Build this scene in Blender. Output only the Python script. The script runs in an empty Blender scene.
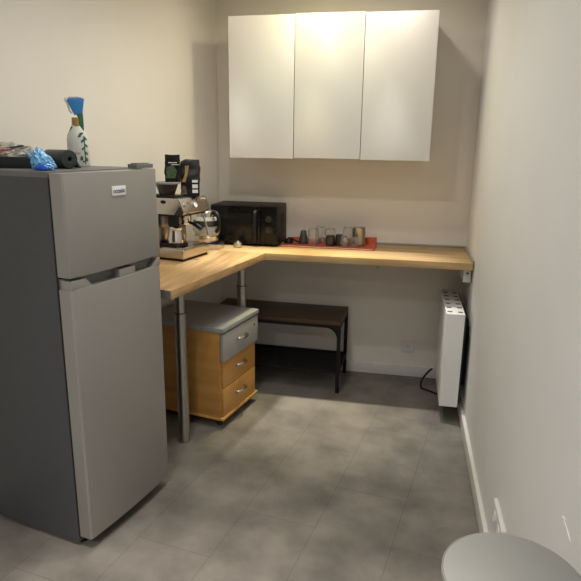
import bpy, bmesh, math, random
from math import sin, cos, radians, pi
from mathutils import Matrix, Vector, noise
random.seed(7)
SC = bpy.context.scene
COL = SC.collection

# ------------------------------------------------------------------ helpers
def link(o):
    COL.objects.link(o)
    return o

def absorb(dst, src):
    me = bpy.data.meshes.new('tmp')
    src.to_mesh(me); src.free()
    dst.from_mesh(me)
    bpy.data.meshes.remove(me)

def box(bm, x0, x1, y0, y1, z0, z1, bev=0.0, seg=2, M=None):
    b = bmesh.new()
    bmesh.ops.create_cube(b, size=1.0)
    sx, sy, sz = x1-x0, y1-y0, z1-z0
    for v in b.verts:
        v.co = Vector((x0+(v.co.x+.5)*sx, y0+(v.co.y+.5)*sy, z0+(v.co.z+.5)*sz))
    if bev > 0:
        bmesh.ops.bevel(b, geom=b.edges[:], offset=bev, segments=seg, profile=.6, affect='EDGES', clamp_overlap=True)
    if M is not None:
        b.transform(M)
    absorb(bm, b)

def prism(bm, poly, z0, z1, bev=0.0, seg=2, M=None):
    b = bmesh.new()
    lo = [b.verts.new((x, y, z0)) for x, y in poly]
    hi = [b.verts.new((x, y, z1)) for x, y in poly]
    b.faces.new(list(reversed(lo))); b.faces.new(hi)
    n = len(poly)
    for i in range(n):
        j = (i+1) % n
        b.faces.new((lo[i], lo[j], hi[j], hi[i]))
    bmesh.ops.recalc_face_normals(b, faces=b.faces[:])
    if bev > 0:
        es = [e for e in b.edges if abs(e.verts[0].co.z-e.verts[1].co.z) < 1e-6 or len(poly) < 9]
        bmesh.ops.bevel(b, geom=es, offset=bev, segments=seg, profile=.6, affect='EDGES', clamp_overlap=True)
    if M is not None:
        b.transform(M)
    absorb(bm, b)

def lathe(bm, prof, n=32, M=None, close=False):
    b = bmesh.new()
    rings = []
    for r, z in prof:
        if r < 1e-6:
            rings.append([b.verts.new((0, 0, z))])
        else:
            rings.append([b.verts.new((r*cos(2*pi*k/n), r*sin(2*pi*k/n), z)) for k in range(n)])
    for a, c in zip(rings[:-1], rings[1:]):
        for k in range(n):
            k2 = (k+1) % n
            if len(a) == 1 and len(c) == 1:
                continue
            if len(a) == 1:
                b.faces.new((a[0], c[k2], c[k]))
            elif len(c) == 1:
                b.faces.new((a[k], a[k2], c[0]))
            else:
                b.faces.new((a[k], a[k2], c[k2], c[k]))
    if close:
        a, c = rings[-1], rings[0]
        for k in range(n):
            k2 = (k+1) % n
            b.faces.new((a[k], a[k2], c[k2], c[k]))
    bmesh.ops.recalc_face_normals(b, faces=b.faces[:])
    if M is not None:
        b.transform(M)
    absorb(bm, b)

def tube(bm, pts, r, n=10, cap=True, M=None):
    pts = [Vector(p) for p in pts]
    rr = r if isinstance(r, (list, tuple)) else [r]*len(pts)
    b = bmesh.new()
    rings = []
    up = None
    for i, p in enumerate(pts):
        t = (pts[min(i+1, len(pts)-1)]-pts[max(i-1, 0)]).normalized()
        if up is None:
            up = Vector((0, 0, 1)) if abs(t.z) < .9 else Vector((1, 0, 0))
        s = t.cross(up).normalized(); up = s.cross(t).normalized()
        rings.append([b.verts.new(p+(s*cos(2*pi*k/n)+up*sin(2*pi*k/n))*rr[i]) for k in range(n)])
    for a, c in zip(rings[:-1], rings[1:]):
        for k in range(n):
            b.faces.new((a[k], a[(k+1) % n], c[(k+1) % n], c[k]))
    if cap:
        b.faces.new(list(reversed(rings[0]))); b.faces.new(rings[-1])
    bmesh.ops.recalc_face_normals(b, faces=b.faces[:])
    if M is not None:
        b.transform(M)
    absorb(bm, b)

def smooth_path(P, k=6):
    P = [Vector(p) for p in P]; out = []
    for i in range(len(P)-1):
        p0, p1, p2, p3 = P[max(i-1, 0)], P[i], P[i+1], P[min(i+2, len(P)-1)]
        for j in range(k):
            t = j/k
            out.append(.5*((2*p1)+(p2-p0)*t+(2*p0-5*p1+4*p2-p3)*t*t+(3*p1-p0-3*p2+p3)*t**3))
    out.append(P[-1])
    return out

def obj(name, bm, mat, parent=None, angle=35, **props):
    me = bpy.data.meshes.new(name)
    bm.to_mesh(me); bm.free()
    me.shade_smooth()
    me.set_sharp_from_angle(angle=radians(angle))
    for m in (mat if isinstance(mat, (list, tuple)) else [mat]):
        me.materials.append(m)
    o = link(bpy.data.objects.new(name, me))
    if parent is not None:
        o.parent = parent
    for k, v in props.items():
        o[k] = v
    return o

def thing(name, label, cat, loc=(0, 0, 0), rz=0.0, group=None):
    o = link(bpy.data.objects.new(name, None))
    o.empty_display_size = .05
    o.location = loc; o.rotation_euler = (0, 0, rz)
    o['label'] = label; o['category'] = cat
    if group:
        o['group'] = group
    return o

def tag(o, label, cat, loc=None, rz=None, group=None):
    o['label'] = label; o['category'] = cat
    if group:
        o['group'] = group
    if loc is not None:
        o.location = loc
    if rz is not None:
        o.rotation_euler = (0, 0, rz)
    return o

def struct(name, bm, mat, parent=None):
    o = obj(name, bm, mat, parent)
    if parent is None:
        o['kind'] = 'structure'
    return o

def text_bm(body, size, depth=.0006):
    c = bpy.data.curves.new('t', 'FONT')
    c.body = body; c.size = size; c.extrude = depth; c.align_x = 'CENTER'; c.align_y = 'CENTER'
    t = link(bpy.data.objects.new('t', c))
    bpy.context.view_layer.update()
    me = bpy.data.meshes.new_from_object(t.evaluated_get(bpy.context.evaluated_depsgraph_get()))
    b = bmesh.new(); b.from_mesh(me)
    bpy.data.objects.remove(t); bpy.data.curves.remove(c); bpy.data.meshes.remove(me)
    return b

def T(x, y, z): return Matrix.Translation((x, y, z))
def RX(a): return Matrix.Rotation(a, 4, 'X')
def RY(a): return Matrix.Rotation(a, 4, 'Y')
def RZ(a): return Matrix.Rotation(a, 4, 'Z')
new = bmesh.new

# ------------------------------------------------------------------ materials
def base(name):
    m = bpy.data.materials.new(name); m.use_nodes = True
    nt = m.node_tree
    return m, nt, nt.nodes['Principled BSDF']

def plain(name, c, rough=.5, metal=0.0, var=.06, scale=30, bump=0.0, **kw):
    m, nt, p = base(name)
    p.inputs['Roughness'].default_value = rough
    p.inputs['Metallic'].default_value = metal
    tc = nt.nodes.new('ShaderNodeTexCoord')
    nz = nt.nodes.new('ShaderNodeTexNoise'); nz.inputs['Scale'].default_value = scale; nz.inputs['Detail'].default_value = 3
    nt.links.new(tc.outputs['Object'], nz.inputs['Vector'])
    rp = nt.nodes.new('ShaderNodeValToRGB')
    rp.color_ramp.elements[0].color = (*[max(0, x*(1-var)) for x in c], 1)
    rp.color_ramp.elements[1].color = (*[min(1, x*(1+var)) for x in c], 1)
    rp.color_ramp.elements[0].position = .3; rp.color_ramp.elements[1].position = .7
    nt.links.new(nz.outputs['Fac'], rp.inputs['Fac'])
    nt.links.new(rp.outputs['Color'], p.inputs['Base Color'])
    if bump:
        bp = nt.nodes.new('ShaderNodeBump'); bp.inputs['Strength'].default_value = bump; bp.inputs['Distance'].default_value = .002
        nt.links.new(nz.outputs['Fac'], bp.inputs['Height']); nt.links.new(bp.outputs['Normal'], p.inputs['Normal'])
    for k, v in kw.items():
        p.inputs[k].default_value = v
    return m

def wood(name, dark, light, rot=0.0, stretch=14, scale=3.0, rough=.45):
    """grain runs along local X before the rotation"""
    m, nt, p = base(name)
    p.inputs['Roughness'].default_value = rough
    tc = nt.nodes.new('ShaderNodeTexCoord')
    mp = nt.nodes.new('ShaderNodeMapping'); mp.inputs['Rotation'].default_value = (0, 0, rot)
    nt.links.new(tc.outputs['Object'], mp.inputs['Vector'])
    m2 = nt.nodes.new('ShaderNodeMapping'); m2.inputs['Scale'].default_value = (1, stretch, stretch)
    nt.links.new(mp.outputs['Vector'], m2.inputs['Vector'])
    n1 = nt.nodes.new('ShaderNodeTexNoise'); n1.inputs['Scale'].default_value = scale; n1.inputs['Detail'].default_value = 6
    n1.inputs['Distortion'].default_value = .4
    nt.links.new(m2.outputs['Vector'], n1.inputs['Vector'])
    m3 = nt.nodes.new('ShaderNodeMapping'); m3.inputs['Scale'].default_value = (.6, 7, 7)
    nt.links.new(mp.outputs['Vector'], m3.inputs['Vector'])
    n2 = nt.nodes.new('ShaderNodeTexNoise'); n2.inputs['Scale'].default_value = 2.2; n2.inputs['Detail'].default_value = 2
    nt.links.new(m3.outputs['Vector'], n2.inputs['Vector'])
    mx = nt.nodes.new('ShaderNodeMath'); mx.operation = 'ADD'
    nt.links.new(n1.outputs['Fac'], mx.inputs[0]); nt.links.new(n2.outputs['Fac'], mx.inputs[1])
    hf = nt.nodes.new('ShaderNodeMath'); hf.operation = 'MULTIPLY'; hf.inputs[1].default_value = .5
    nt.links.new(mx.outputs[0], hf.inputs[0])
    rp = nt.nodes.new('ShaderNodeValToRGB')
    rp.color_ramp.elements[0].position = .36; rp.color_ramp.elements[1].position = .64
    rp.color_ramp.elements[0].color = (*dark, 1); rp.color_ramp.elements[1].color = (*light, 1)
    nt.links.new(hf.outputs[0], rp.inputs['Fac'])
    nt.links.new(rp.outputs['Color'], p.inputs['Base Color'])
    return m

def glass(name, c=(1, 1, 1), rough=.02, ior=1.45):
    m, nt, p = base(name)
    p.inputs['Base Color'].default_value = (*c, 1)
    p.inputs['Roughness'].default_value = rough
    p.inputs['Transmission Weight'].default_value = 1
    p.inputs['IOR'].default_value = ior
    return m

def floor_mat():
    m, nt, p = base('floor_vinyl')
    tc = nt.nodes.new('ShaderNodeTexCoord')
    mp = nt.nodes.new('ShaderNodeMapping')
    mp.inputs['Rotation'].default_value = (0, 0, radians(-80.3)); mp.inputs['Location'].default_value = (1.83, -.058+3.16, 0)
    nt.links.new(tc.outputs['Object'], mp.inputs['Vector'])
    br = nt.nodes.new('ShaderNodeTexBrick')
    br.inputs['Scale'].default_value = 1; br.inputs['Brick Width'].default_value = .632; br.inputs['Row Height'].default_value = .316
    br.inputs['Mortar Size'].default_value = .0014; br.inputs['Mortar Smooth'].default_value = .3; br.inputs['Bias'].default_value = 0
    br.offset = .5
    br.inputs['Color1'].default_value = (.185, .167, .148, 1); br.inputs['Color2'].default_value = (.173, .156, .138, 1)
    br.inputs['Mortar'].default_value = (.115, .103, .09, 1)
    nt.links.new(mp.outputs['Vector'], br.inputs['Vector'])
    nz = nt.nodes.new('ShaderNodeTexNoise'); nz.inputs['Scale'].default_value = 4.2; nz.inputs['Detail'].default_value = 5; nz.inputs['Roughness'].default_value = .55
    nt.links.new(tc.outputs['Object'], nz.inputs['Vector'])
    rp = nt.nodes.new('ShaderNodeValToRGB')
    rp.color_ramp.elements[0].position = .33; rp.color_ramp.elements[1].position = .70
    rp.color_ramp.elements[0].color = (.74, .74, .74, 1); rp.color_ramp.elements[1].color = (1.42, 1.42, 1.40, 1)
    nt.links.new(nz.outputs['Fac'], rp.inputs['Fac'])
    mx = nt.nodes.new('ShaderNodeMix'); mx.data_type = 'RGBA'; mx.blend_type = 'MULTIPLY'; mx.inputs[0].default_value = 1
    nt.links.new(br.outputs['Color'], mx.inputs[6]); nt.links.new(rp.outputs['Color'], mx.inputs[7])
    nt.links.new(mx.outputs[2], p.inputs['Base Color'])
    p.inputs['Roughness'].default_value = .48
    p.inputs['Specular IOR Level'].default_value = .35
    bp = nt.nodes.new('ShaderNodeBump'); bp.inputs['Strength'].default_value = .25; bp.inputs['Distance'].default_value = .001; bp.invert = True
    nt.links.new(br.outputs['Fac'], bp.inputs['Height']); nt.links.new(bp.outputs['Normal'], p.inputs['Normal'])
    return m

M = {}
M['wall'] = plain('wall_paint', (.80, .755, .685), .85, var=.015, scale=3)
M['wall_right'] = plain('wall_paint_satin', (.77, .765, .75), .6, var=.015, scale=3)
M['ceiling'] = plain('ceiling_paint', (.78, .76, .72), .9, var=.01, scale=3)
M['trim'] = plain('skirting_white', (.74, .72, .68), .4, var=.02)
M['floor'] = floor_mat()
M['white'] = plain('white_plastic', (.74, .73, .70), .4, var=.02)
M['heater'] = plain('heater_white', (.86, .86, .85), .35, var=.01)
M['lacquer'] = plain('white_lacquer', (.78, .765, .725), .30, var=.008, scale=5)
M['carcass'] = plain('white_carcass', (.72, .70, .66), .5, var=.01)
M['oak_counter'] = wood('oak_worktop', (.40, .25, .108), (.62, .43, .215), 0)
M['oak_desk'] = wood('oak_desk', (.36, .21, .09), (.61, .40, .195), radians(90))
M['beech'] = wood('beech_veneer', (.42, .205, .05), (.55, .285, .08), radians(90), stretch=8, scale=2)
M['beech_front'] = wood('beech_drawer', (.50, .25, .062), (.60, .32, .09), 0, stretch=8, scale=2)
M['brown_wood'] = wood('dark_brown_board', (.034, .017, .009), (.065, .034, .018), 0, stretch=10)
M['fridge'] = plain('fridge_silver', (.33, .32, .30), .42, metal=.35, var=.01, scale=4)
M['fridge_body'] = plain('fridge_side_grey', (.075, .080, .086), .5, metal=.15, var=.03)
M['fridge_grip'] = plain('fridge_grip_grey', (.15, .15, .145), .5, var=.03)
M['black'] = plain('black_plastic', (.009, .009, .009), .5, var=.1, **{'Specular IOR Level': .3})
M['black_gloss'] = plain('black_gloss', (.006, .006, .006), .2, var=.1, **{'Specular IOR Level': .22})
M['black_metal'] = plain('black_steel', (.007, .007, .007), .6, var=.1, **{'Specular IOR Level': .25})
M['rubber'] = plain('dark_rubber', (.02, .02, .02), .8, var=.1)
M['steel'] = plain('brushed_steel', (.56, .53, .49), .27, metal=1, var=.05, scale=60)
M['chrome'] = plain('polished_chrome', (.75, .73, .70), .1, metal=1, var=.02)
M['leg'] = plain('satin_steel_leg', (.40, .385, .36), .33, metal=1, var=.03)
M['alu'] = plain('aluminium_profile', (.42, .41, .39), .4, metal=.6, var=.03)
M['grey_plate'] = plain('grey_laminate', (.33, .335, .33), .5, var=.03)
M['grey_drawer'] = plain('grey_drawer_front', (.36, .355, .34), .45, var=.02)
M['pale_grey'] = plain('pale_grey_top', (.24, .24, .225), .5, var=.10, scale=5)
M['badge'] = plain('badge_white', (.82, .82, .84), .35, var=.01)
M['navy'] = plain('navy_print', (.02, .025, .10), .5, var=.02)
M['red_print'] = plain('red_print', (.55, .03, .03), .5, var=.02)
M['bottle'] = plain('bottle_white', (.62, .64, .58), .35, var=.02)
M['green'] = plain('bottle_green', (.035, .12, .05), .45, var=.1)
M['amber'] = plain('amber_liquid', (.32, .20, .05), .25, var=.1)
M['blue'] = plain('trigger_blue', (.03, .20, .52), .4, var=.03)
M['bluebag'] = plain('blue_film', (.16, .42, .78), .25, var=.45, scale=45, bump=.6)
M['deep_blue'] = plain('deep_blue_film', (.02, .10, .55), .3, var=.3, scale=40)
M['bagroll'] = plain('dark_green_film', (.018, .030, .030), .4, var=.2, scale=60, bump=.3)
M['tray_dark'] = plain('dark_tray', (.012, .016, .022), .5, var=.1)
M['film'] = plain('crinkled_clear_film', (.58, .54, .47), .22, var=.25, scale=38, bump=1.0, Alpha=.88)
M['foil'] = plain('black_pouch', (.007, .007, .006), .5, var=.2, scale=25, bump=.5, **{'Specular IOR Level': .25})
M['gold'] = plain('kraft_strip', (.34, .22, .08), .5, var=.25, scale=60)
M['leafprint'] = plain('green_leaf_print', (.06, .10, .04), .5, var=.5, scale=70)
M['beans'] = plain('bean_print', (.10, .065, .04), .5, var=.6, scale=90)
M['smoke'] = glass('smoked_hopper', (.05, .045, .04), .12)
M['smoke'].node_tree.nodes['Principled BSDF'].inputs['Transmission Weight'].default_value = .5
M['glass'] = glass('clear_glass', (.95, .94, .92))
M['glass'].node_tree.nodes['Principled BSDF'].inputs['Transmission Weight'].default_value = .93
M['kettle_glass'] = glass('kettle_glass', (.93, .94, .90), .05)
M['kettle_glass'].node_tree.nodes['Principled BSDF'].inputs['Transmission Weight'].default_value = .72
M['coral'] = plain('coral_towel', (.56, .105, .048), .95, var=.15, scale=90, bump=.5)
M['pinkhem'] = plain('pale_hem', (.62, .30, .22), .95, var=.1, scale=60)
M['mug_dark'] = plain('dark_glaze', (.035, .037, .035), .25, var=.1)
M['dial'] = plain('dial_grey', (.02, .02, .02), .3, var=.05)
M['ring'] = plain('ring_grey', (.09, .09, .085), .4, var=.05)
M['window_dark'] = plain('oven_glass', (.010, .009, .008), .16, var=.05, **{'Specular IOR Level': .25})
M['dark_slot'] = plain('slot_dark', (.02, .02, .02), .8, var=.05)
M['plaster'] = plain('plaster_chip', (.85, .85, .84), .9, var=.05)

def emit(name, c, s):
    m, nt, p = base(name)
    p.inputs['Emission Color'].default_value = (*c, 1); p.inputs['Emission Strength'].default_value = s
    return m

# ------------------------------------------------------------------ room
H_CEIL = 2.50
WL = math.tan(radians(12))          # the left wall runs 12 degrees off square
def left_x(y): return -1.642 + WL*y
YB = -7.0
b = new(); prism(b, [(left_x(0)-.2, .15), (.15, .15), (.15, YB-.15), (left_x(YB)-.2, YB-.15)], -.12, 0)
struct('floor', b, M['floor'])
b = new(); prism(b, [(left_x(0)-.2, .15), (.15, .15), (.15, YB-.15), (left_x(YB)-.2, YB-.15)], H_CEIL, H_CEIL+.12)
struct('ceiling', b, M['ceiling'])
b = new(); box(b, left_x(0)-.15, .15, 0, .15, 0, H_CEIL); struct('wall_back', b, M['wall'])
b = new(); box(b, 0, .15, YB, 0, 0, H_CEIL); struct('wall_right', b, M['wall_right'])
b = new(); prism(b, [(left_x(0), 0), (left_x(YB), YB), (left_x(YB)-.15, YB), (left_x(0)-.15, 0)], 0, H_CEIL)
struct('wall_left', b, M['wall'])
b = new(); box(b, left_x(YB)-.15, .15, YB-.15, YB, 0, H_CEIL); struct('wall_front', b, M['wall'])
SKH = .075
b = new(); box(b, -.018, 0, YB, -.018, 0, SKH, .003); struct('baseboard_right', b, M['trim'])
b = new(); box(b, left_x(0)+.02, 0, -.015, 0, 0, SKH, .003); struct('baseboard_back', b, M['trim'])
b = new(); prism(b, [(left_x(-.02), -.02), (left_x(YB), YB), (left_x(YB)+.015, YB), (left_x(-.02)+.015, -.02)], 0, SKH, .003)
struct('baseboard_left', b, M['trim'])

# ------------------------------------------------------------------ ceiling spotlights (just above the frame), some added for fill
def spot(x, y, z, watts, col, label, rad=.03, size=90, spill=5, scol=None, tilt=0):
    t = thing('ceiling_spotlight', label, 'ceiling light', (x, y, H_CEIL), 0, 'ceiling spotlights in a row')
    b = new(); lathe(b, [(.0, 0), (.055, 0), (.055, -.012), (.046, -.020), (.046, -.004), (0, -.004)], 32); obj('housing', b, M['white'], t)
    b = new(); lathe(b, [(0, -.006), (.030, -.006), (.030, -.010), (0, -.010)], 24); obj('lens', b, emit('spot_lens', col, 6), t)
    for nm, pw, sz in (('spot_lamp', watts, size), ('spot_spill', spill, 176)):     # reflector beam and the bulb's own spill
        if pw <= 0: continue
        L = bpy.data.lights.new(nm, 'SPOT'); L.energy = pw; L.color = scol if (scol and nm == 'spot_spill') else col; L.shadow_soft_size = rad
        L.spot_size = radians(sz); L.spot_blend = 1
        o = link(bpy.data.objects.new(nm, L)); o.location = (x, y, z); o.rotation_euler = (radians(-tilt) if nm == 'spot_lamp' else 0, 0, 0)
WARM = (1.0, .80, .56)
spot(-.95, -.52, 2.455, 122, (1, .88, .46), 'recessed ceiling spotlight right in front of the white wall cabinet', size=37, tilt=3.5, spill=13, scol=(1, .95, .58))
spot(-1.40, -.52, 2.455, 138, (1, .98, .88), 'recessed ceiling spotlight in front of the cabinet, near the left wall', size=37, tilt=3.5, spill=1.8, scol=(1, .80, .68))
spot(-.50, -.52, 2.455, 132, (1, .98, .94), 'recessed ceiling spotlight in front of the cabinet, near the right wall', size=37, tilt=3.5, spill=9, scol=(1, .90, .80))
spot(-1.0, -1.15, 2.44, 0, (1, .98, .86), 'added ceiling fill lamp over the floor before the desk', spill=19)  # added lamp without a beam, its spill brightens the left wall
spot(-1.0, -1.75, 2.44, 10, (1, .97, .93), 'recessed ceiling spotlight over the middle of the floor', size=48, spill=26, scol=(1, 1, .98))
spot(-1.0, -3.0, 2.44, 275, (1, .92, .85), 'recessed ceiling spotlight nearest the camera', size=64, spill=26, scol=(1, 1, .99))
spot(-1.0, -4.5, 2.44, 158, (1, 1, 1), 'added wide ceiling fill lamp behind the camera', size=150, spill=0)  # unseen lamp added as broad ambient fill

# ------------------------------------------------------------------ worktop along the back wall
wt = thing('worktop', 'pale oak worktop running along the back wall to the right wall', 'worktop', (0, 0, .86))
b = new(); prism(b, [(left_x(0)+.012, -.003), (-.008, -.003), (-.008, -.52), (left_x(-.52)+.012, -.52)], 0, .04, .0015)
obj('countertop', b, M['oak_counter'], wt)
b = new(); box(b, -1.15, -.003, -.016, -.003, .04, .052, .002); box(b, -.015, -.003, -.50, -.016, .04, .052, .002)
obj('edge_trim', b, M['alu'], wt, label='narrow grey sealing strip against the walls')
b = new(); box(b, -.049, -.008, -.46, -.08, -.082, 0, .002)
obj('support_batten', b, M['white'], wt, label='white block fixed to the right wall')
b = new(); lathe(b, [(0, 0), (.006, 0), (.006, .002), (0, .002)], 12, T(-.028, -.46, -.03) @ RX(pi/2)); obj('screw', b, M['dark_slot'], wt)
b = new(); box(b, -.562, -.542, -.42, -.003, -.006, 0); box(b, -.562, -.542, -.03, -.003, -.12, 0)
obj('bracket', b, M['alu'], wt)

# ------------------------------------------------------------------ desk (the arm of the L)
dk = thing('desk', 'oak desk on round steel legs standing beside the grey fridge', 'desk', (0, 0, 0))
P0 = (-1.190, -.5225); P1 = (-1.366, -1.505); P2 = (-1.905, -1.369); P3 = (left_x(-.5225)+.012, -.5225)
b = new(); prism(b, [P0, P1, P2, P3], .86, .90, .0015)
o = obj('tabletop', b, M['oak_desk'], dk)
b = new()
ex, ey = (P2[0]-P1[0]), (P2[1]-P1[1]); L = math.hypot(ex, ey); ex, ey = ex/L, ey/L
box(b, .001, L, -.003, .0, .8605, .8995, M=T(P1[0], P1[1], 0) @ RZ(math.atan2(ey, ex)) @ Matrix.Scale(1, 4) @ T(0, .003, 0))
obj('end_edging', b, M['alu'], dk, label='grey edging strip on the end by the fridge')
for lx, ly in ((-1.462, -1.183), (-1.326, -.5545)):
    b = new(); lathe(b, [(0, 0), (.030, 0), (.030, .006), (.0285, .010), (.0285, .690), (.030, .692), (.030, .700), (.0285, .702), (0, .702)], 28, T(lx, ly, 0))
    lg = obj('leg', b, M['leg'], dk)
    b = new(); lathe(b, [(0, .70), (.0245, .70), (.0245, .853), (.029, .853), (.029, .86), (0, .86)], 28, T(lx, ly, 0)); obj('inner_tube', b, M['leg'], lg)
    b = new(); lathe(b, [(.0249, .702), (.0285, .702), (.0285, .705), (.0249, .705)], 28, T(lx, ly, 0), close=True); obj('collar', b, M['rubber'], lg)

# ------------------------------------------------------------------ wall cabinet
wc = thing('wall_cabinet', 'glossy white wall cabinet with three plain doors above the worktop', 'cabinet', (-1.452, 0, 1.443))
b = new(); box(b, .001, 1.173, -.34, -.003, .002, .784, .001); obj('carcass', b, M['carcass'], wc)
for k in range(3):
    x0 = k*.3913; dz = (.0, .004, .0)[k]
    b = new(); box(b, 0.0015, .3895, -.018, 0, dz, .784+dz, .0015, M=RZ(radians((-.35, .0, .25)[k])))
    d = obj('door', b, M['lacquer'], wc); d.location = (x0, -.3425, 0)

# ------------------------------------------------------------------ fridge
FT = radians(78.06); FW = .503
fr = thing('refrigerator', 'tall silver grey fridge freezer with a white name badge', 'refrigerator', (-1.481, -2.072, 0), FT)
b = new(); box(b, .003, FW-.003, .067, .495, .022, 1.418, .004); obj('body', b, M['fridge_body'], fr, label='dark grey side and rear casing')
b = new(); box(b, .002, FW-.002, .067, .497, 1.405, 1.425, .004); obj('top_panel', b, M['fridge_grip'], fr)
def door_poly(bulge=.010, n=22, cham=.012):
    pts = [(0, .055), (0, .004+cham*.3)]
    for i in range(n+1):
        s = i/n; x = .006+(FW-.012)*s
        pts.append((x, .0015-bulge*(1-(2*s-1)**2)))
    pts += [(FW, .004+cham*.3), (FW, .055)]
    return pts
b = new(); prism(b, door_poly(), 1.072, 1.421, .003); ud = obj('freezer_door', b, M['fridge'], fr, angle=25)
b = new(); prism(b, door_poly(), .055, 1.030, .003); ld = obj('fridge_door', b, M['fridge'], fr, angle=25)
# grip strip between the doors: recess, two end blocks, centre block
b = new(); box(b, .004, FW-.004, .030, .055, 1.030, 1.066); obj('grip_recess', b, M['fridge_grip'], ld)
def grip(poly, y0=-.006, y1=.045):
    b = new(); bb = new()
    prism(bb, poly, -y1, -y0, .001, M=RX(pi/2)); absorb(b, bb)
    obj('grip_block', b, M['fridge'], ld)
grip([(.002, 1.029), (.105, 1.029), (.070, 1.062), (.002, 1.062)], .001)
grip([(.243, 1.029), (.333, 1.029), (.333, 1.060), (.243, 1.060)], -.004)
grip([(FW-.05, 1.029), (FW-.002, 1.029), (FW-.002, 1.062), (FW-.018, 1.062)], .001)
b = new(); box(b, .005, .012, .0555, .0665, .05, 1.404); box(b, FW-.012, FW-.005, .0555, .0665, .05, 1.404); obj('door_gasket', b, M['black'], fr)
yb = -.0095
b = new(); box(b, .222, .296, yb-.0022, yb+.002, 1.334, 1.368, .001); bd = obj('badge', b, M['badge'], fr, label='white badge with dark blue lettering')
b = new(); tb = text_bm('oceanic', .0215); tb.transform(T(.259, yb-.0026, 1.351) @ RX(pi/2) @ Matrix.Diagonal((1.0, 1.15, 1, 1))); absorb(b, tb)
obj('badge_lettering', b, M['navy'], bd)
b = new(); box(b, .395, .497, .010, .055, 1.4255, 1.441, .003); box(b, .41, .48, .018, .05, 1.441, 1.4445, .001); obj('hinge_cover', b, M['fridge_grip'], fr)
for fx, fy in ((.05, .09), (FW-.05, .09), (.05, .46), (FW-.05, .46)):
    b = new(); lathe(b, [(0, 0), (.018, 0), (.018, .012), (.012, .014), (.012, .024), (0, .024)], 16, T(fx, fy, 0)); obj('foot', b, M['black'], fr)
b = new(); box(b, .02, FW-.02, .075, .10, .008, .023); obj('plinth', b, M['black'], fr)

# ------------------------------------------------------------------ drawer pedestal
PG = radians(11.5)
pd = thing('drawer_pedestal', 'beech rolling drawer unit with a grey top tucked under the desk', 'drawer unit', (-1.300, -1.026, 0), pi/2-PG)
# local x: along the front from near to far, local y: into the unit
PW = .420; PDp = .50
b = new()
box(b, 0, .018, .016, PDp, .065, .555, .001); box(b, PW-.018, PW, .016, PDp, .065, .555, .001)
box(b, .018, PW-.018, PDp-.012, PDp, .065, .555); box(b, .018, PW-.018, .02, PDp-.012, .066, .08)
obj('carcass', b, M['beech'], pd)
b = new(); box(b, -.004, PW+.004, -.004, PDp, .052, .066, .002); obj('base_panel', b, M['beech_front'], pd)
b = new(); box(b, -.006, PW+.006, -.010, PDp+.002, .556, .582, .004); obj('top_plate', b, M['grey_plate'], pd, label='grey laminate top')
def drawer(z0, z1, y, mat, name_lab, x0=.018, x1=PW-.018, lock=False, handle_w=.095):
    b = new(); box(b, x0+.002, x1-.002, y, y+.018, z0, z1, .0015)
    box(b, .03, PW-.03, y+.018, y+.30, z0+.02, z0+.03); box(b, .03, .042, y+.018, y+.30, z0+.03, z1-.03); box(b, PW-.042, PW-.03, y+.018, y+.30, z0+.03, z1-.03)
    d = obj('drawer', b, mat, pd)
    if name_lab: d['label'] = name_lab
    zc = (z0+z1)/2+.012; xc = PW/2-.005
    pts = smooth_path([(xc-handle_w/2, y, zc), (xc-handle_w/2+.004, y-.018, zc), (xc-handle_w/4, y-.028, zc+.002), (xc, y-.031, zc+.003), (xc+handle_w/4, y-.028, zc+.002), (xc+handle_w/2-.004, y-.018, zc), (xc+handle_w/2, y, zc)], 5)
    b = new(); tube(b, pts, .0072, 10, M=T(0, 0, zc) @ Matrix.Diagonal((1, 1, 1.35, 1)) @ T(0, 0, -zc)); obj('handle', b, M['steel'], d)
    if lock:
        b = new(); lathe(b, [(0, 0), (.009, 0), (.009, .003), (0, .003)], 20, T(PW-.05, y, z1-.045) @ RX(pi/2)); lk = obj('lock', b, M['chrome'], d)
        b = new(); box(b, PW-.0515, PW-.0485, y-.0038, y-.0028, z1-.052, z1-.038); obj('keyhole', b, M['black'], lk)
drawer(.392, .548, -.006, M['grey_drawer'], 'grey top drawer with a lock', x0=.004, x1=PW+.000, lock=True)
drawer(.236, .390, .004, M['beech_front'], None)
drawer(.069, .232, .004, M['beech_front'], None)
for cx, cy in ((.045, .05), (PW-.045, .05), (.045, PDp-.05), (PW-.045, PDp-.05)):
    b = new(); lathe(b, [(0, -.009), (.016, -.009), (.0205, -.006), (.0205, .006), (.016, .009), (0, .009)], 20, T(cx, cy, .0205) @ RY(pi/2))
    cs = obj('caster', b, M['rubber'], pd)
    b = new(); tube(b, [(cx, cy, .054), (cx, cy, .040)], .010, 12); box(b, cx-.013, cx+.013, cy-.014, cy+.014, .030, .045, .004); obj('caster_fork', b, M['alu'], cs)

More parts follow.
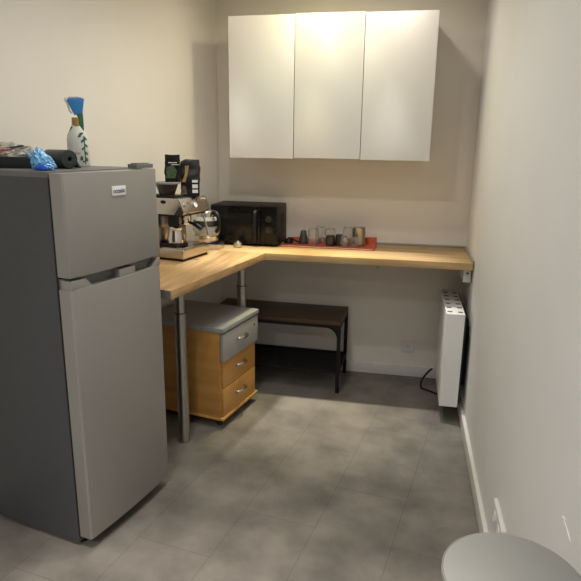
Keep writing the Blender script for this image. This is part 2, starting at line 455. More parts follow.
# ------------------------------------------------------------------ low bench
bn = thing('bench', 'low black metal bench with dark brown board against the back wall', 'bench', (-1.165, -.211, 0), radians(-1.5))
BW, BD, BH = .43, .185, .470
b = new(); box(b, -BW, BW, -BD, BD, BH-.022, BH, .002); obj('board', b, M['brown_wood'], bn)
b = new()
for s in (-1, 1):
    box(b, -BW+.004, BW-.004, s*BD-(.018 if s > 0 else -.002), s*BD+(-.002 if s > 0 else .018), BH-.042, BH-.022)
    box(b, s*BW-(.02 if s > 0 else 0), s*BW+(0 if s > 0 else .02), -BD+.004, BD-.004, BH-.042, BH-.022)
obj('top_frame', b, M['black_metal'], bn)
for sx in (-1, 1):
    for sy in (-1, 1):
        x0 = sx*BW - (.022 if sx > 0 else 0); y0 = sy*BD - (.022 if sy > 0 else 0)
        b = new(); box(b, x0, x0+.022, y0, y0+.022, 0, BH-.022, .002)
        # rounded bracket in the front/back plane
        poly = [(0, 0), (0, -.075)]
        for k in range(9):
            a = k/8*pi/2; poly.append((.075-.075*cos(a), -.075+.075*sin(a)))
        poly = [(p[0]*-sx, p[1]) for p in poly]
        bb = new(); prism(bb, poly, -.003, .003, M=T(x0+.011-sx*.011, y0+.011, BH-.042) @ RX(pi/2)); absorb(b, bb)
        obj('leg', b, M['black_metal'], bn)
b = new()
zs = .140
for s in (-1, 1):
    box(b, -BW+.01, BW-.01, s*(BD-.011)-.009, s*(BD-.011)+.009, zs-.01, zs+.01)
    box(b, s*(BW-.011)-.009, s*(BW-.011)+.009, -BD+.01, BD-.01, zs-.01, zs+.01)
sf = obj('shelf', b, M['black_metal'], bn)
b = new()
for i in range(1, 64):
    x = -BW+.013+i*(2*BW-.026)/64; box(b, x-.003, x+.003, -BD+.02, BD-.02, zs-.001, zs+.001)
for i in range(1, 28):
    y = -BD+.013+i*(2*BD-.026)/28; box(b, -BW+.02, BW-.02, y-.003, y+.003, zs-.0014, zs+.0014)
obj('mesh_grid', b, M['black_metal'], sf)

# ------------------------------------------------------------------ electric heater on the right wall
ht = thing('electric_heater', 'white electric panel heater fixed to right wall under the worktop', 'heater', (-.091, -.66, .098))
b = new(); box(b, -.050, .050, 0, .56, 0, .545, .004, 3); obj('casing', b, M['heater'], ht)
for k in range(6):
    for s in (-1, 1):
        b = new(); box(b, s*.028-.013, s*.028+.013, .035+k*.088, .035+k*.088+.020, .5440, .5455); obj('air_slot', b, M['dark_slot'], ht)
for y0 in (.10, .42):
    b = new(); box(b, .050, .088, y0, y0+.04, .1, .45); obj('wall_bracket', b, M['black_metal'], ht)  # coloured dark to match the shadowed gap behind the casing
b = new(); box(b, .0501, .0600, .01, .55, .02, .53, .002); obj('gap_shade_panel', b, M['dark_slot'], ht)  # dark colour stands in for the shadow between heater and wall
b = new(); tube(b, smooth_path([(-.160, -.10, .10), (-.175, -.13, .10), (-.20, -.17, .085), (-.225, -.20, .05), (-.225, -.215, .012), (-.20, -.23, .007), (-.16, -.26, .007), (-.12, -.29, .007), (-.07, -.30, .007)], 6), .0065, 10)
tag(obj('cable', b, M['black'],), 'black cable looping to the floor behind the white heater', 'cable')

# ------------------------------------------------------------------ sockets and the chip on the wall
sk = thing('wall_socket', 'square white socket low on back wall between bench and heater', 'socket', (-.325, 0, .212))
b = new(); box(b, -.04, .04, -.010, 0, -.04, .04, .004); obj('plate', b, M['white'], sk)
b = new(); lathe(b, [(.020, 0), (.022, 0), (.022, .003), (.020, .003)], 28, T(0, -.010, 0) @ RX(pi/2), close=True); lathe(b, [(0, .0005), (.020, .0005), (.020, .001), (0, .001)], 28, T(0, -.010, 0) @ RX(pi/2))
rc = obj('outlet', b, M['carcass'], sk)
b = new()
for dx, dz in ((-.0095, 0), (.0095, 0)): lathe(b, [(0, 0), (.003, 0), (.003, .0015), (0, .0015)], 10, T(dx, -.0105, dz) @ RX(pi/2))
obj('socket_hole', b, M['dark_slot'], rc)
b = new(); tube(b, [(0, -.0105, .010), (0, -.018, .010)], .0025, 8); obj('earth_pin', b, M['chrome'], rc)
s2 = thing('wall_socket', 'long white double socket on right wall just beyond the round stool', 'socket', (0, -1.915, .252))
b = new(); box(b, -.016, 0, -.105, .088, -.042, .042, .004); obj('plate', b, M['white'], s2)
for yy in (-.05, .035):
    b = new(); lathe(b, [(.018, 0), (.022, 0), (.022, .003), (.018, .003)], 24, T(-.016, yy, 0) @ RY(-pi/2), close=True); lathe(b, [(0, .0005), (.019, .0005), (.019, .001), (0, .001)], 24, T(-.016, yy, 0) @ RY(-pi/2)); obj('outlet', b, M['carcass'], s2)
b = new(); tube(b, [(-.0005, -2.545, .722), (-.0015, -2.56, .716), (-.0015, -2.578, .714), (-.0015, -2.60, .709), (-.0005, -2.612, .703)], [.0006, .0016, .001, .0015, .0005], 6)
tube(b, [(-.0005, -2.540, .716), (-.0015, -2.552, .718), (-.0005, -2.566, .724)], [.0008, .0022, .0008], 6)
o = struct('wall_chip', b, M['plaster'])  # pale chip in the right wall's plaster

# ------------------------------------------------------------------ round stool in the foreground
st = thing('stool', 'round pale grey stool in the foreground by the right wall', 'stool', (-.153, -2.806, 0))
b = new(); lathe(b, [(0, .726), (.118, .726), (.1262, .730), (.1275, .734), (.1275, .746), (.1255, .7495), (.1235, .750), (0, .750)], 72); obj('seat', b, M['pale_grey'], st)
b = new(); lathe(b, [(.1272, .738), (.1285, .738), (.1285, .7485), (.1272, .7485)], 72, close=True); obj('rim', b, M['alu'], st)
for k in range(4):
    a = pi/4+k*pi/2
    b = new(); tube(b, [(.075*cos(a), .075*sin(a), .728), (.11*cos(a), .11*sin(a), 0)], .011, 12); obj('leg', b, M['alu'], st)
b = new(); pts = [(.098*cos(2*pi*k/40), .098*sin(2*pi*k/40), .25) for k in range(41)]; tube(b, pts, .007, 8, cap=False); obj('foot_ring', b, M['alu'], st)

# ------------------------------------------------------------------ coffee machine
CZ = .9005
ca = math.atan2(.98, .19)
cm = thing('coffee_machine', 'stainless steel espresso machine on the desk beside the fridge', 'coffee machine', (-1.550, -.899, CZ), ca)
W_ = .275                      # local x along the front (near -> far), y into the machine
b = new(); box(b, .0, W_, .15, .25, .012, .255, .006); obj('rear_housing', b, M['steel'], cm)
b = new(); bb = new()
# head: side profile in (y, z), extruded over the width; the front leans back
prism(bb, [(-.014, .262), (.0, .250), (.25, .250), (.25, .338), (.026, .338), (.018, .334)], 0, W_, .005, M=Matrix(((0, 0, 1, 0), (1, 0, 0, 0), (0, 1, 0, 0), (0, 0, 0, 1))))
absorb(b, bb); hd = obj('head', b, M['steel'], cm)
b = new(); box(b, .012, W_-.012, .015, .25, .240, .2502); obj('head_underside', b, M['black'], hd)
def on_panel(x, t):             # a point on the leaning control panel, t from bottom to top
    return (x, -.014+.031*t-.001, .262+.071*t)
pm = RX(pi/2-math.atan2(.031, .071))
for i, (x, t) in enumerate([(.030, .55), (.075, .72), (.175, .80), (.20, .80), (.225, .80), (.25, .80)]):
    b = new(); lathe(b, [(0, 0), (.0085, 0), (.0085, .004), (.007, .0055), (0, .0055)], 20, T(*on_panel(x, t)) @ pm); obj('button', b, M['chrome'], hd)
b = new(); lathe(b, [(.016, 0), (.020, 0), (.020, .006), (.016, .006)], 32, T(*on_panel(.13, .5)) @ pm, close=True); gz = obj('gauge', b, M['chrome'], hd)
b = new(); lathe(b, [(0, .001), (.0165, .001), (.0165, .003), (0, .003)], 32, T(*on_panel(.13, .5)) @ pm); obj('gauge_face', b, M['badge'], gz)
b = new(); lathe(b, [(0, 0), (.018, 0), (.014, .003), (0, .004)], 24, T(0, .115, .316) @ RY(-pi/2) @ Matrix.Diagonal((.55, 1, 1, 1))); obj('side_emblem', b, M['black'], hd, label='small dark oval emblem')
b = new(); prism(b, [(-.008, .250), (.05, .250), (.012, .300)], -.001, .0, M=Matrix(((0, 0, 1, 0), (1, 0, 0, 0), (0, 1, 0, 0), (0, 0, 0, 1)))); obj('side_panel', b, M['dial'], hd)
b = new(); lathe(b, [(0, .205), (.034, .205), (.036, .21), (.036, .240), (0, .240)], 32, T(.145, .075, 0)); gh = obj('group_head', b, M['chrome'], cm)
b = new(); lathe(b, [(0, .176), (.012, .176), (.030, .184), (.033, .19), (.033, .206), (0, .206)], 32, T(.145, .075, 0)); pf = obj('portafilter', b, M['chrome'], cm)
b = new(); tube(b, smooth_path([(.145, .045, .193), (.140, .015, .190), (.132, -.015, .180), (.125, -.040, .168)], 4), [.008]*5+[.011]*5+[.012]*3, 12); obj('portafilter_handle', b, M['black'], pf)
b = new(); lathe(b, [(0, .18), (.022, .18), (.03, .19), (.03, .24), (0, .24)], 24, T(.045, .085, 0)); obj('grinder_chute', b, M['black'], cm)
b = new(); tube(b, smooth_path([(.245, .03, .250), (.245, .015, .22), (.247, .0, .17), (.250, -.012, .115)], 5), .0055, 10); obj('steam_wand', b, M['chrome'], cm)
b = new(); lathe(b, [(0, 0), (.017, 0), (.019, .004), (.017, .022), (0, .024)], 24, T(W_, .09, .29) @ RY(pi/2)); obj('steam_dial', b, M['chrome'], cm)
b = new(); box(b, 0, W_, -.002, .155, .012, .066, .009, 3); dt = obj('drip_tray', b, M['steel'], cm)
b = new(); box(b, .012, W_-.012, .010, .145, .0655, .0685, .001)
for k in range(12):
    x = .022+k*.021; box(b, x, x+.010, .018, .137, .0685, .0705)
obj('drip_grate', b, M['chrome'], dt)
b = new(); box(b, .01, W_-.01, .008, .245, .0, .0125); obj('base', b, M['black'], cm)
b = new(); prism(b, [(.01, .05), (.100, .05), (.100, .215), (.01, .215)], .3385, .350); hp0 = obj('hopper_collar', b, M['black'], cm)
b = new(); lathe(b, [(.040, .350), (.056, .395), (.060, .408), (.057, .408), (.053, .395), (.037, .352)], 32, T(.055, .125, 0), close=True); hp = obj('bean_hopper', b, M['smoke'], cm)
b = new(); lathe(b, [(0, .351), (.036, .3535), (.047, .383), (.040, .388), (0, .390)], 28, T(.055, .125, 0)); obj('coffee_beans', b, M['beans'], hp, kind='stuff')
b = new(); lathe(b, [(0, .4085), (.069, .4085), (.070, .411), (.070, .416), (.068, .418), (0, .418)], 36, T(.060, .125, 0)); obj('hopper_lid', b, M['pale_grey'], hp)
# milk jug standing on the grate
b = new(); box(b, .010, .125, .048, .148, .0705, .0875, .002); obj('cup_stand', b, M['black'], cm)
jg = thing('milk_jug', 'small steel milk jug standing on the espresso machine drip tray', 'jug', (-1.550+.06*.19-.085*.98, -.899+.06*.98+.085*.19, CZ+.0880), ca)
b = new(); lathe(b, [(0, 0), (.038, 0), (.044, .006), (.045, .03), (.038, .062), (.037, .078), (.040, .085), (.038, .085), (.035, .078), (.036, .062), (.043, .03), (.040, .008), (0, .004)], 32); obj('jug_body', b, M['chrome'], jg)
b = new(); tube(b, smooth_path([(.033, 0, .08), (.058, 0, .078), (.062, 0, .045), (.040, 0, .022)], 5), .004, 8); obj('handle', b, M['chrome'], jg)

# ------------------------------------------------------------------ coffee bags on top of the machine
def pouch(w, d, h, top=.35, lean=0.0, seed=0):
    b = new()
    bmesh.ops.create_grid(b, x_segments=2, y_segments=2, size=1)
    bmesh.ops.delete(b, geom=b.verts[:], context='VERTS')
    n, m = 28, 14
    rings = []
    for j in range(m+1):
        t = j/m
        dd = d*(1-(1-top)*max(0, (t-.45)/.55)**1.2); ww = w*(1+.04*sin(t*5+seed))
        ring = []
        for k in range(n):
            a = 2*pi*k/n
            ca_, sa_ = cos(a), sin(a)
            x = ww/2*math.copysign(abs(ca_)**.45, ca_); y = dd/2*math.copysign(abs(sa_)**.45, sa_)
            q = noise.noise(Vector((x*26+seed, y*26, t*6+seed)))
            ring.append(b.verts.new((x*(1-.16*max(0, t-.5))+.007*q, y+.010*q+lean*t*t, h*t+(.035*q*t**4))))
        rings.append(ring)
    for a_, c_ in zip(rings[:-1], rings[1:]):
        for k in range(n):
            b.faces.new((a_[k], a_[(k+1) % n], c_[(k+1) % n], c_[k]))
    b.faces.new(list(reversed(rings[0]))); b.faces.new(rings[-1])
    bmesh.ops.recalc_face_normals(b, faces=b.faces[:])
    return b
VIEW = radians(11.3)           # roughly facing the room's middle
b1 = thing('coffee_bag', 'black coffee pouch with green print standing on the machine hopper lid', 'coffee bag', (-1.636, -.795, CZ+.4185), VIEW+.1)
obj('pouch', pouch(.084, .040, .142, .25, -.012, 1), M['foil'], b1)
b = new(); prism(b, [(-.034, .02), (.014, .02), (.024, .060), (.004, .092), (-.03, .075)], .0, .0014, M=T(0, -.0268, 0) @ RX(pi/2)); obj('printed_panel', b, M['leafprint'], b1)
b = new(); box(b, -.02, .025, -.0275, -.0262, .100, .104); box(b, -.005, .035, -.0272, -.0260, .090, .093); obj('printed_lines', b, M['badge'], b1)
b2 = thing('coffee_bag', 'black coffee pouch with kraft strip and white labels on the machine', 'coffee bag', (-1.562, -.732, CZ+.3385), VIEW+.15)
obj('pouch', pouch(.106, .060, .190, .3, .012, 4), M['foil'], b2)
b = new(); prism(b, [(-.046, .078), (-.026, .078), (-.012, .125), (-.004, .168), (-.026, .165), (-.028, .12)], 0, .0014, M=T(0, -.0325, 0) @ RX(pi/2)); obj('kraft_strip', b, M['gold'], b2)
b = new(); prism(b, [(-.055, .012), (-.018, .012), (-.024, .055), (-.042, .062)], 0, .0014, M=T(0, -.0325, 0) @ RX(pi/2)); obj('bean_picture', b, M['beans'], b2)
for z0, z1 in ((.02, .038), (.046, .066), (.076, .090)):
    b = new(); box(b, .010, .040, -.0345, -.0322, z0, z1); obj('white_label', b, M['badge'], b2)

# ------------------------------------------------------------------ kettle and its base
KX, KY = -1.583, -.428
kb = thing('kettle_stand', 'round steel power base under the glass kettle', 'kettle stand', (KX+.020, KY+.0, .9005))
b = new(); lathe(b, [(0, 0), (.088, 0), (.090, .004), (.088, .028), (.078, .032), (0, .032)], 48); obj('base_body', b, M['steel'], kb)
b = new(); lathe(b, [(0, .0315), (.070, .0315), (.070, .034), (0, .034)], 40); obj('contact_plate', b, M['black'], kb)
kt = thing('kettle', 'glass and steel kettle with black handle beside the espresso machine', 'kettle', (KX, KY, .9350), radians(-20))
b = new(); lathe(b, [(0, 0), (.070, 0), (.073, .004), (.075, .040), (.073, .043), (0, .043)], 48); obj('steel_bottom', b, M['steel'], kt)
b = new(); lathe(b, [(.071, .043), (.083, .062), (.086, .080), (.082, .105), (.068, .138), (.056, .158), (.054, .158), (.066, .136), (.079, .104), (.083, .080), (.080, .063), (.069, .046)], 48, close=True); obj('glass_body', b, M['kettle_glass'], kt)
b = new(); lathe(b, [(.0845, .108), (.0865, .110), (.075, .136), (.073, .134)], 48, close=True); lathe(b, [(.083, .104), (.0862, .106), (.0862, .112), (.083, .112)], 48, close=True); obj('black_band', b, M['black'], kt)
b = new(); lathe(b, [(.056, .150), (.0575, .150), (.053, .188), (.050, .192), (0, .194), (0, .190), (.05, .188)], 40); lathe(b, [(0, .193), (.012, .193), (.014, .2), (.010, .206), (0, .207)], 20); obj('lid', b, M['steel'], kt)
pts = smooth_path([(.052, -.005, .182), (.078, -.010, .186), (.100, -.014, .170), (.110, -.016, .130), (.104, -.014, .090), (.082, -.010, .072)], 6)
b = new(); tube(b, pts, [.012]*len(pts), 12); obj('handle', b, M['black'], kt)
b = new(); prism(b, [(-.052, -.012), (-.078, 0), (-.052, .012)], .150, .184, .002); obj('spout', b, M['steel'], kt)

# ------------------------------------------------------------------ microwave
mw = thing('microwave', 'black microwave oven standing on the worktop in the back corner', 'microwave', (-1.598, -.310, .9005))
MW, MD, MH = .432, .275, .252
b = new(); box(b, 0, MW, .018, MD, .010, MH, .004); obj('casing', b, M['black'], mw)
b = new(); box(b, .002, .322, 0, .018, .014, MH-.003, .003); dr = obj('door', b, M['black_gloss'], mw)
b = new(); box(b, .05, .265, -.0012, .0005, .05, .205, .0005); obj('door_window', b, M['window_dark'], dr)
pts = smooth_path([(.295, 0, .222), (.295, -.022, .215), (.295, -.028, .18), (.295, -.028, .08), (.295, -.022, .04), (.295, 0, .032)], 5)
b = new(); tube(b, pts, .008, 10, M=T(.295, 0, 0) @ Matrix.Diagonal((1.5, 1, 1, 1)) @ T(-.295, 0, 0)); obj('door_handle', b, M['black'], dr)
b = new(); box(b, .325, MW-.002, 0, .018, .014, MH-.003, .003); cp = obj('control_panel', b, M['black_gloss'], mw)
for z in (.172, .105):
    b = new(); lathe(b, [(.019, 0), (.0205, 0), (.0205, .001), (.019, .001)], 32, T(.378, 0, z) @ RX(pi/2), close=True); rg = obj('dial_ring', b, M['ring'], cp)
    b = new(); lathe(b, [(0, 0), (.015, 0), (.013, .016), (0, .017)], 28, T(.378, 0, z) @ RX(pi/2)); box(b, .3765, .3795, -.0195, -.016, z, z+.014); obj('dial', b, M['dial'], cp)
b = new()
for k in range(9): box(b, MW-.001, MW+.0006, .10+k*.012, .106+k*.012, .06, .20)
obj('side_vent', b, M['dark_slot'], mw)
for fx, fy in ((.04, .05), (MW-.04, .05), (.04, MD-.04), (MW-.04, MD-.04)):
    b = new(); lathe(b, [(0, 0), (.012, 0), (.012, .011), (0, .011)], 14, T(fx, fy, 0)); obj('foot', b, M['rubber'], mw)
b = new(); lathe(b, [(0, 0), (.025, 0), (.027, .002), (.027, .030), (.0255, .032), (.021, .032), (.021, .030), (0, .030)], 32)
tn = tag(obj('tamper', b, M['steel']), 'small round steel tamper standing in front of the microwave', 'tamper', (-1.402, -.372, .9005))
b = new(); lathe(b, [(0, .030), (.010, .030), (.011, .036), (.014, .039), (.012, .042), (0, .043)], 24); obj('knob', b, M['chrome'], tn)

# ------------------------------------------------------------------ coral towel with the drying cups
def towel():
    b = new(); nx, ny = 70, 34
    X0, X1, Y0, Y1 = -1.150, -.565, -.265, -.035
    top = []; 
    for j in range(ny+1):
        row = []
        for i in range(nx+1):
            u, v = i/nx, j/ny
            x = X0+(X1-X0)*u+.012*noise.noise(Vector((v*5, u*2, 1)))+ (-.04*(1-v) if i == 0 else 0)*0
            y = Y0+(Y1-Y0)*v+.010*noise.noise(Vector((u*9, v*2, 5)))*(1 if j in range(0, 4) else .4)
            z = .006+.0025*(noise.noise(Vector((u*20, v*9, 2)))+.6)
            if v > .87:             # rear fold, higher towards the right
                z += (.018+.022*u)*min(1, (v-.87)/.06)
            row.append(b.verts.new((x, y, max(.004, z))))
        top.append(row)
    bot = [[b.verts.new((v.co.x, v.co.y, .0)) for v in row] for row in top]
    for j in range(ny):
        for i in range(nx):
            b.faces.new((top[j][i], top[j][i+1], top[j+1][i+1], top[j+1][i]))
            b.faces.new((bot[j][i], bot[j+1][i], bot[j+1][i+1], bot[j][i+1]))
    for i in range(nx):
        b.faces.new((bot[0][i], bot[0][i+1], top[0][i+1], top[0][i])); b.faces.new((bot[ny][i+1], bot[ny][i], top[ny][i], top[ny][i+1]))
    for j in range(ny):
        b.faces.new((bot[j+1][0], bot[j][0], top[j][0], top[j+1][0])); b.faces.new((bot[j][nx], bot[j+1][nx], top[j+1][nx], top[j][nx]))
    bmesh.ops.recalc_face_normals(b, faces=b.faces[:])
    return b
tw = obj('towel', towel(), M['coral'], angle=60)
tag(tw, 'coral red towel spread on the worktop under drying cups', 'towel', (0, 0, .9005))
b = new(); tube(b, smooth_path([(-1.148, -.272, .004), (-1.05, -.270, .005), (-.93, -.271, .004), (-.80, -.269, .005), (-.66, -.273, .005), (-.575, -.268, .005)], 6), .0042, 8)
obj('hem', b, M['pinkhem'], tw, label='pale pink front hem')

TZ = .9105
def tumbler(r0, r1, h, wall=.0022, base=.006, ribs=0):
    """upside-down glass: rim down (radius r1), base up (radius r0)"""
    b = new()
    lathe(b, [(r1, 0), (r0, h-.004), (r0-.004, h), (0, h), (0, h-base), (r0-.004, h-base), (r0-wall-.0005, h-base-.003), (r1-wall, 0)], 36, close=True)
    return b
G = 'drinking glasses drying on the coral towel'
def put(name, bm, mat, label, cat, x, y, group=None, rz=0.0):
    return tag(obj(name, bm, mat), label, cat, (x, y, TZ), rz, group)
put('drinking_glass', tumbler(.031, .0385, .105), M['glass'], 'tall clear upturned glass left in front of the other glasses', 'glass', -.958, -.185, G)
put('drinking_glass', tumbler(.031, .0385, .105), M['glass'], 'tall clear glass at the back behind two front glasses', 'glass', -.925, -.110, G)
put('drinking_glass', tumbler(.032, .039, .100), M['glass'], 'clear upturned glass behind the dark handled mug', 'glass', -.857, -.135, G)
put('drinking_glass', tumbler(.021, .026, .066), M['glass'], 'small clear glass right of the two dark mugs', 'glass', -.757, -.226, G)
put('drinking_glass', tumbler(.030, .036, .110), M['glass'], 'clear glass standing behind and left of the steel tumbler', 'glass', -.746, -.113, G)
put('drinking_glass', tumbler(.021, .026, .066), M['glass'], 'small clear glass in front of the steel tumbler', 'glass', -.693, -.205, G)
b = new(); lathe(b, [(0, 0), (.042, 0), (.044, .003), (.041, .108), (.0425, .112), (.0405, .112), (.039, .108), (.041, .006), (0, .005)], 40)
put('steel_tumbler', b, M['leg'], 'brushed steel tumbler at the right end of the drying cups', 'cup', -.675, -.135)
def mug(h, r):
    b = new(); lathe(b, [(r, 0), (r+.001, .003), (r, h-.006), (r-.006, h), (0, h), (0, h-.005), (r-.007, h-.005), (r-.004, h-.01), (r-.003, 0)], 36)
    return b
m1 = thing('mug', 'dark mug with a pale loop handle in front of glasses', 'mug', (-.846, -.205, TZ), radians(190))
obj('mug_body', mug(.066, .028), M['mug_dark'], m1)
b = new(); tube(b, smooth_path([(.027, 0, .055), (.046, 0, .052), (.050, 0, .034), (.044, 0, .016), (.027, 0, .012)], 5), .0035, 8); obj('handle', b, M['steel'], m1, label='pale loop handle')
put('cup', mug(.068, .0245), M['mug_dark'], 'dark green handleless cup right of the mug with pale handle', 'cup', -.794, -.172)
# dark funnel-like cup and a black ladle at the left end
b = new(); lathe(b, [(.030, 0), (.031, .003), (.017, .078), (.012, .083), (0, .083), (0, .078), (.011, .078), (.0145, .076), (.028, .002)], 14)
put('cone_filter', b, plain('smoky_plastic', (.06, .055, .05), .35, var=.2), 'dark ribbed cone cup at left of the drying glasses', 'filter cup', -1.025, -.165)
b = new()
pts = smooth_path([(-1.050, -.20, .022), (-1.075, -.195, .030), (-1.105, -.185, .044), (-1.02, -.215, .060)][:3], 6)
tube(b, pts, .006, 8)
ld_ = obj('ladle', b, M['black'])
tag(ld_, 'black ladle lying on the towel next to the microwave', 'ladle', (0, 0, .9005))
b = new(); bb = new()
bmesh.ops.create_uvsphere(bb, u_segments=24, v_segments=12, radius=.030)
bmesh.ops.delete(bb, geom=[v for v in bb.verts if v.co.z < -.002], context='VERTS')
bmesh.ops.solidify(bb, geom=bb.faces[:], thickness=.002)
bb.transform(T(-1.118, -.182, .0135) @ Matrix.Diagonal((1, 1, 1.0, 1))); absorb(b, bb); obj('bowl', b, M['black'], ld_)

# ------------------------------------------------------------------ things on top of the fridge
FZ = 1.4258
# spray bottle
sb = thing('spray_bottle', 'white cleaning spray bottle with blue trigger on the fridge top', 'spray bottle', (-1.713, -1.580, FZ), radians(31))
def oval(prof, sx, sy, n=36):
    b = new(); lathe(b, prof, n, Matrix.Diagonal((sx, sy, 1, 1))); return b
obj('bottle_body', oval([(0, 0), (.044, 0), (.047, .004), (.047, .085), (.046, .106), (.041, .125), (.031, .143), (.024, .156), (.021, .162), (0, .162)], .90, .62), M['bottle'], sb)
b = oval([(0, .155), (.019, .155), (.0175, .168), (.0165, .190), (0, .190)], 1, .8); obj('neck', b, M['amber'], sb, label='amber neck')
b = new(); prism(b, [(-.029, .138), (.027, .138), (.028, .182), (.027, .215), (.012, .222), (.002, .205), (.009, .182), (.003, .162), (-.022, .154)], -.012, .012, .004, M=RX(pi/2)); obj('green_collar', b, M['green'], sb, label='green collar behind the neck')
b = new(); prism(b, [(-.022, .240), (-.030, .252), (-.026, .262), (.024, .267), (.036, .262), (.033, .244), (.026, .205), (-.006, .200), (-.018, .228)], -.015, .015, .005, M=RX(pi/2)); tg = obj('spray_head', b, M['blue'], sb, label='blue spray head')
b = new(); prism(b, [(-.037, .250), (-.022, .250), (-.020, .222), (-.012, .206), (-.018, .203), (-.028, .218), (-.031, .238)], -.0085, .0085, .003, M=RX(pi/2)); prism(b, [(-.040, .252), (-.030, .249), (-.028, .266), (-.039, .264)], -.0115, .0115, .002, M=RX(pi/2)); prism(b, [(-.026, .2635), (.020, .2685), (.012, .2725), (-.022, .2700)], -.0125, .0125, .0015, M=RX(pi/2)); obj('trigger', b, M['white'], tg, label='white trigger and nozzle')
# leafy print: stem and leaves hug the oval front
def front_y(x, r=.0472, f=.62): return -f*math.sqrt(max(0, r*r-(x/.90)**2))-.0006
b = new()
stem = [(.025, z) for z in (.008, .03, .05, .07, .095, .118)]
tube(b, [(x, front_y(x), z) for x, z in stem], .0022, 6)
def leaf(cx, cz, L, w, ang):
    bb = new(); n = 10
    vs = []
    for k in range(n):
        t = 2*pi*k/n
        lx, lz = L/2*cos(t), w/2*sin(t)*(1-.3*cos(t))
        x = cx+lx*cos(ang)-lz*sin(ang); z = cz+lx*sin(ang)+lz*cos(ang)
        vs.append(bb.verts.new((x, front_y(x)-.0006, z)))
    bb.faces.new(vs); bmesh.ops.solidify(bb, geom=bb.faces[:], thickness=.0006); absorb(b, bb)
for cx, cz, L, w, a in [(q0*.82, q1*.92, q2*.85, q3*.85, q4) for q0, q1, q2, q3, q4 in [(.018, .138, .022, .010, .5), (.010, .128, .018, .008, .1), (.036, .118, .018, .008, 2.1), (.022, .108, .020, .009, .9), (.038, .088, .018, .008, 2.2), (.023, .076, .018, .008, .8), (.037, .056, .018, .008, 2.2), (.037, .030, .020, .010, 1.9), (.013, .034, .024, .014, 1.45), (.024, .020, .016, .008, .4)]]:
    leaf(cx, cz, L, w, a)
obj('leaf_print', b, M['green'], sb, label='green leafy plant print')
b = new(); tb = text_bm('Mr. Proper', .0085, .0005)
for v in tb.verts:
    v.co = Vector((v.co.x-.010, front_y(v.co.x-.010)-.0006-v.co.z, .052+v.co.y))
absorb(b, tb); obj('label_lettering', b, M['red_print'], sb, label='small red lettering')

# roll of dark bags
rl = thing('bag_roll', 'dark green roll of bin bags lying in front of spray bottle', 'bag roll', (-1.664, -1.806, FZ+.0337), radians(-24))
b = new(); lathe(b, [(.008, -.055), (.024, -.0555), (.032, -.054), (.0332, -.050), (.033, .0), (.0333, .070), (.032, .074), (.024, .0755), (.008, .075), (.0078, .0)], 40, RY(pi/2), close=True); obj('roll', b, M['bagroll'], rl)
b = new(); pts = [(.0755, (.010+.0028*a)*cos(a), (.010+.0028*a)*sin(a)) for a in [k*.3 for k in range(26)]]; tube(b, pts, .0007, 5); obj('spiral_edge', b, M['rubber'], rl)
b = new(); bb = new(); prism(bb, [(.0325, -.010), (.0400, -.022), (.046, -.030), (.044, -.0325), (.036, -.027), (.028, -.0185)], -.05, .074, M=Matrix(((0, 0, 1, 0), (1, 0, 0, 0), (0, 1, 0, 0), (0, 0, 0, 1)))); absorb(b, bb); obj('loose_end', b, M['bagroll'], rl)

# blue crumpled bag
def crumple(sub, fn, seed):
    b = new(); bmesh.ops.create_icosphere(b, subdivisions=sub, radius=1)
    for v in b.verts:
        v.co = fn(v.co.copy(), seed)
    return b
def blue_fn(c, s):
    k = 1+.30*noise.noise(c*2.2+Vector((s, 0, 0)))+.22*noise.noise(c*6+Vector((0, s, 0)))
    x, y, z = c.x*k, c.y*k, c.z*k
    z = max(z, -.55)
    # taller on the left, spilling down to the right
    return Vector((x*.038, y*.040, (z+.55)*.032*(1.25-.62*x)))
bl = thing('plastic_bag', 'crumpled light blue plastic bag at the fridge top front edge', 'plastic bag', (-1.612, -1.972, FZ+.001), VIEW)
obj('film', crumple(4, blue_fn, 3.1), M['bluebag'], bl, angle=20)
def deep_fn(c, s):
    k = 1+.3*noise.noise(c*3+Vector((s, 0, 0)))
    return Vector((c.x*k*.022+.010, c.y*k*.012-.040, max(0, (c.z*k+.6)*.012)))
obj('folded_corner', crumple(3, deep_fn, 1.0), M['deep_blue'], bl, angle=20, label='deeper blue fold')
b = new()
for (x, y, a) in ((-.030, .0, 1.9), (-.045, .01, 2.4), (-.022, .012, 1.5)):
    tube(b, [(x, y, .040), (x+.02*cos(a), y, .040+.024*sin(a)), (x+.026*cos(a), y, .040+.030*sin(a))], [.006, .003, .0006], 6)
obj('tufts', b, M['bluebag'], bl)

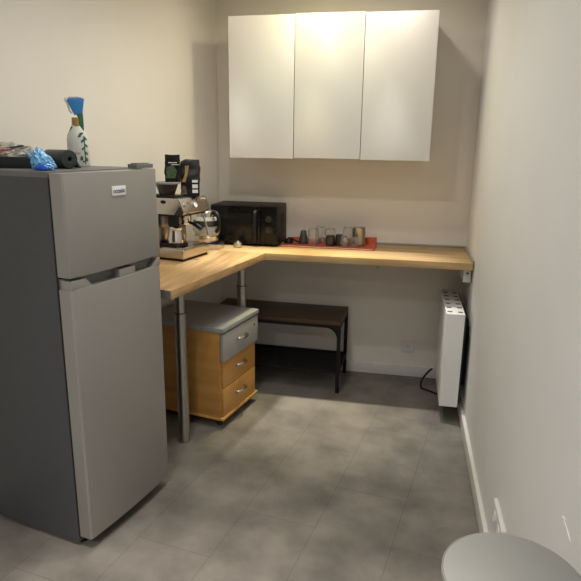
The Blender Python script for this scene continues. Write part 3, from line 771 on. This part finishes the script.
# dark tray with crumpled clear packaging
ty = tag(obj('food_tray', (lambda b: (prism(b, [(-.13, -.075), (.112, -.075), (.112, .045), (-.13, .045)], 0, .040, .006), b)[1])(new()), M['tray_dark']), 'flat dark tray at the left edge of the fridge top', 'tray', (-1.835, -1.828, FZ), VIEW)
def film_fn(c, s):
    k = 1+.18*noise.noise(c*2.5+Vector((s, 1, 0)))+.20*noise.noise(c*7+Vector((0, s, 0)))
    x, y, z = c.x*k, c.y*k, c.z*k
    return Vector((x*.100, y*.052, max(0, (z+.35))*.034))
cw = tag(obj('plastic_wrapper', crumple(5, film_fn, 2.0), M['film'], angle=20), 'crumpled clear plastic wrapper lying on the dark tray', 'wrapper', (-1.845, -1.843, FZ+.0405), VIEW)
b = new(); prism(b, [(-.075, 0), (.03, .004), (.032, .010), (-.076, .006)], 0, .0008, M=T(0, -.052, .016) @ RX(pi/2-.15)); obj('printed_strip', b, M['red_print'], cw)
b = new(); prism(b, [(-.03, .0), (.035, .012), (.03, .018), (-.032, .007)], 0, .0008, M=T(.05, -.046, .024) @ RX(pi/2-.3)); obj('printed_mark', b, M['navy'], cw)
# pale packet behind the roll
pk = tag(obj('paper_packet', (lambda b: (prism(b, [(-.05, 0), (.062, 0), (.060, .028), (.0, .036), (-.035, .068), (-.045, .066)], -.012, .012, .004, M=RX(pi/2)), b)[1])(new()), plain('pale_packet', (.60, .57, .50), .5, var=.05)), 'pale torn packet standing behind the dark bag roll', 'packet', (-1.80, -1.66, FZ), VIEW)
b = new(); box(b, -.02, .055, -.0135, -.0118, .022, .028); obj('red_stripe', b, M['red_print'], pk)

# ------------------------------------------------------------------ camera
cam = bpy.data.cameras.new('camera'); cam.sensor_width = 36; cam.sensor_fit = 'HORIZONTAL'
cam.lens = 575.66/581*36
co = link(bpy.data.objects.new('camera', cam))
YAW, PIT, ROL = (-.1961, -.2471, .0136)
F_ = Vector((sin(YAW)*cos(PIT), cos(YAW)*cos(PIT), sin(PIT)))
R_ = Vector((cos(YAW), -sin(YAW), 0)); U_ = R_.cross(F_)
R2 = R_*cos(ROL)+U_*sin(ROL); U2 = -R_*sin(ROL)+U_*cos(ROL)
co.matrix_world = Matrix(((R2.x, U2.x, -F_.x, -.3881), (R2.y, U2.y, -F_.y, -3.775), (R2.z, U2.z, -F_.z, 1.5191), (0, 0, 0, 1)))
cam.clip_start = .02
SC.camera = co

# ------------------------------------------------------------------ world and view
w = bpy.data.worlds.new('world'); w.use_nodes = True
w.node_tree.nodes['Background'].inputs[0].default_value = (.05, .05, .05, 1)
w.node_tree.nodes['Background'].inputs[1].default_value = .2
SC.world = w
vs = SC.view_settings
vs.view_transform = 'Standard'; vs.look = 'None'; vs.gamma = 1; vs.use_curve_mapping = False
vs.exposure = 0.0
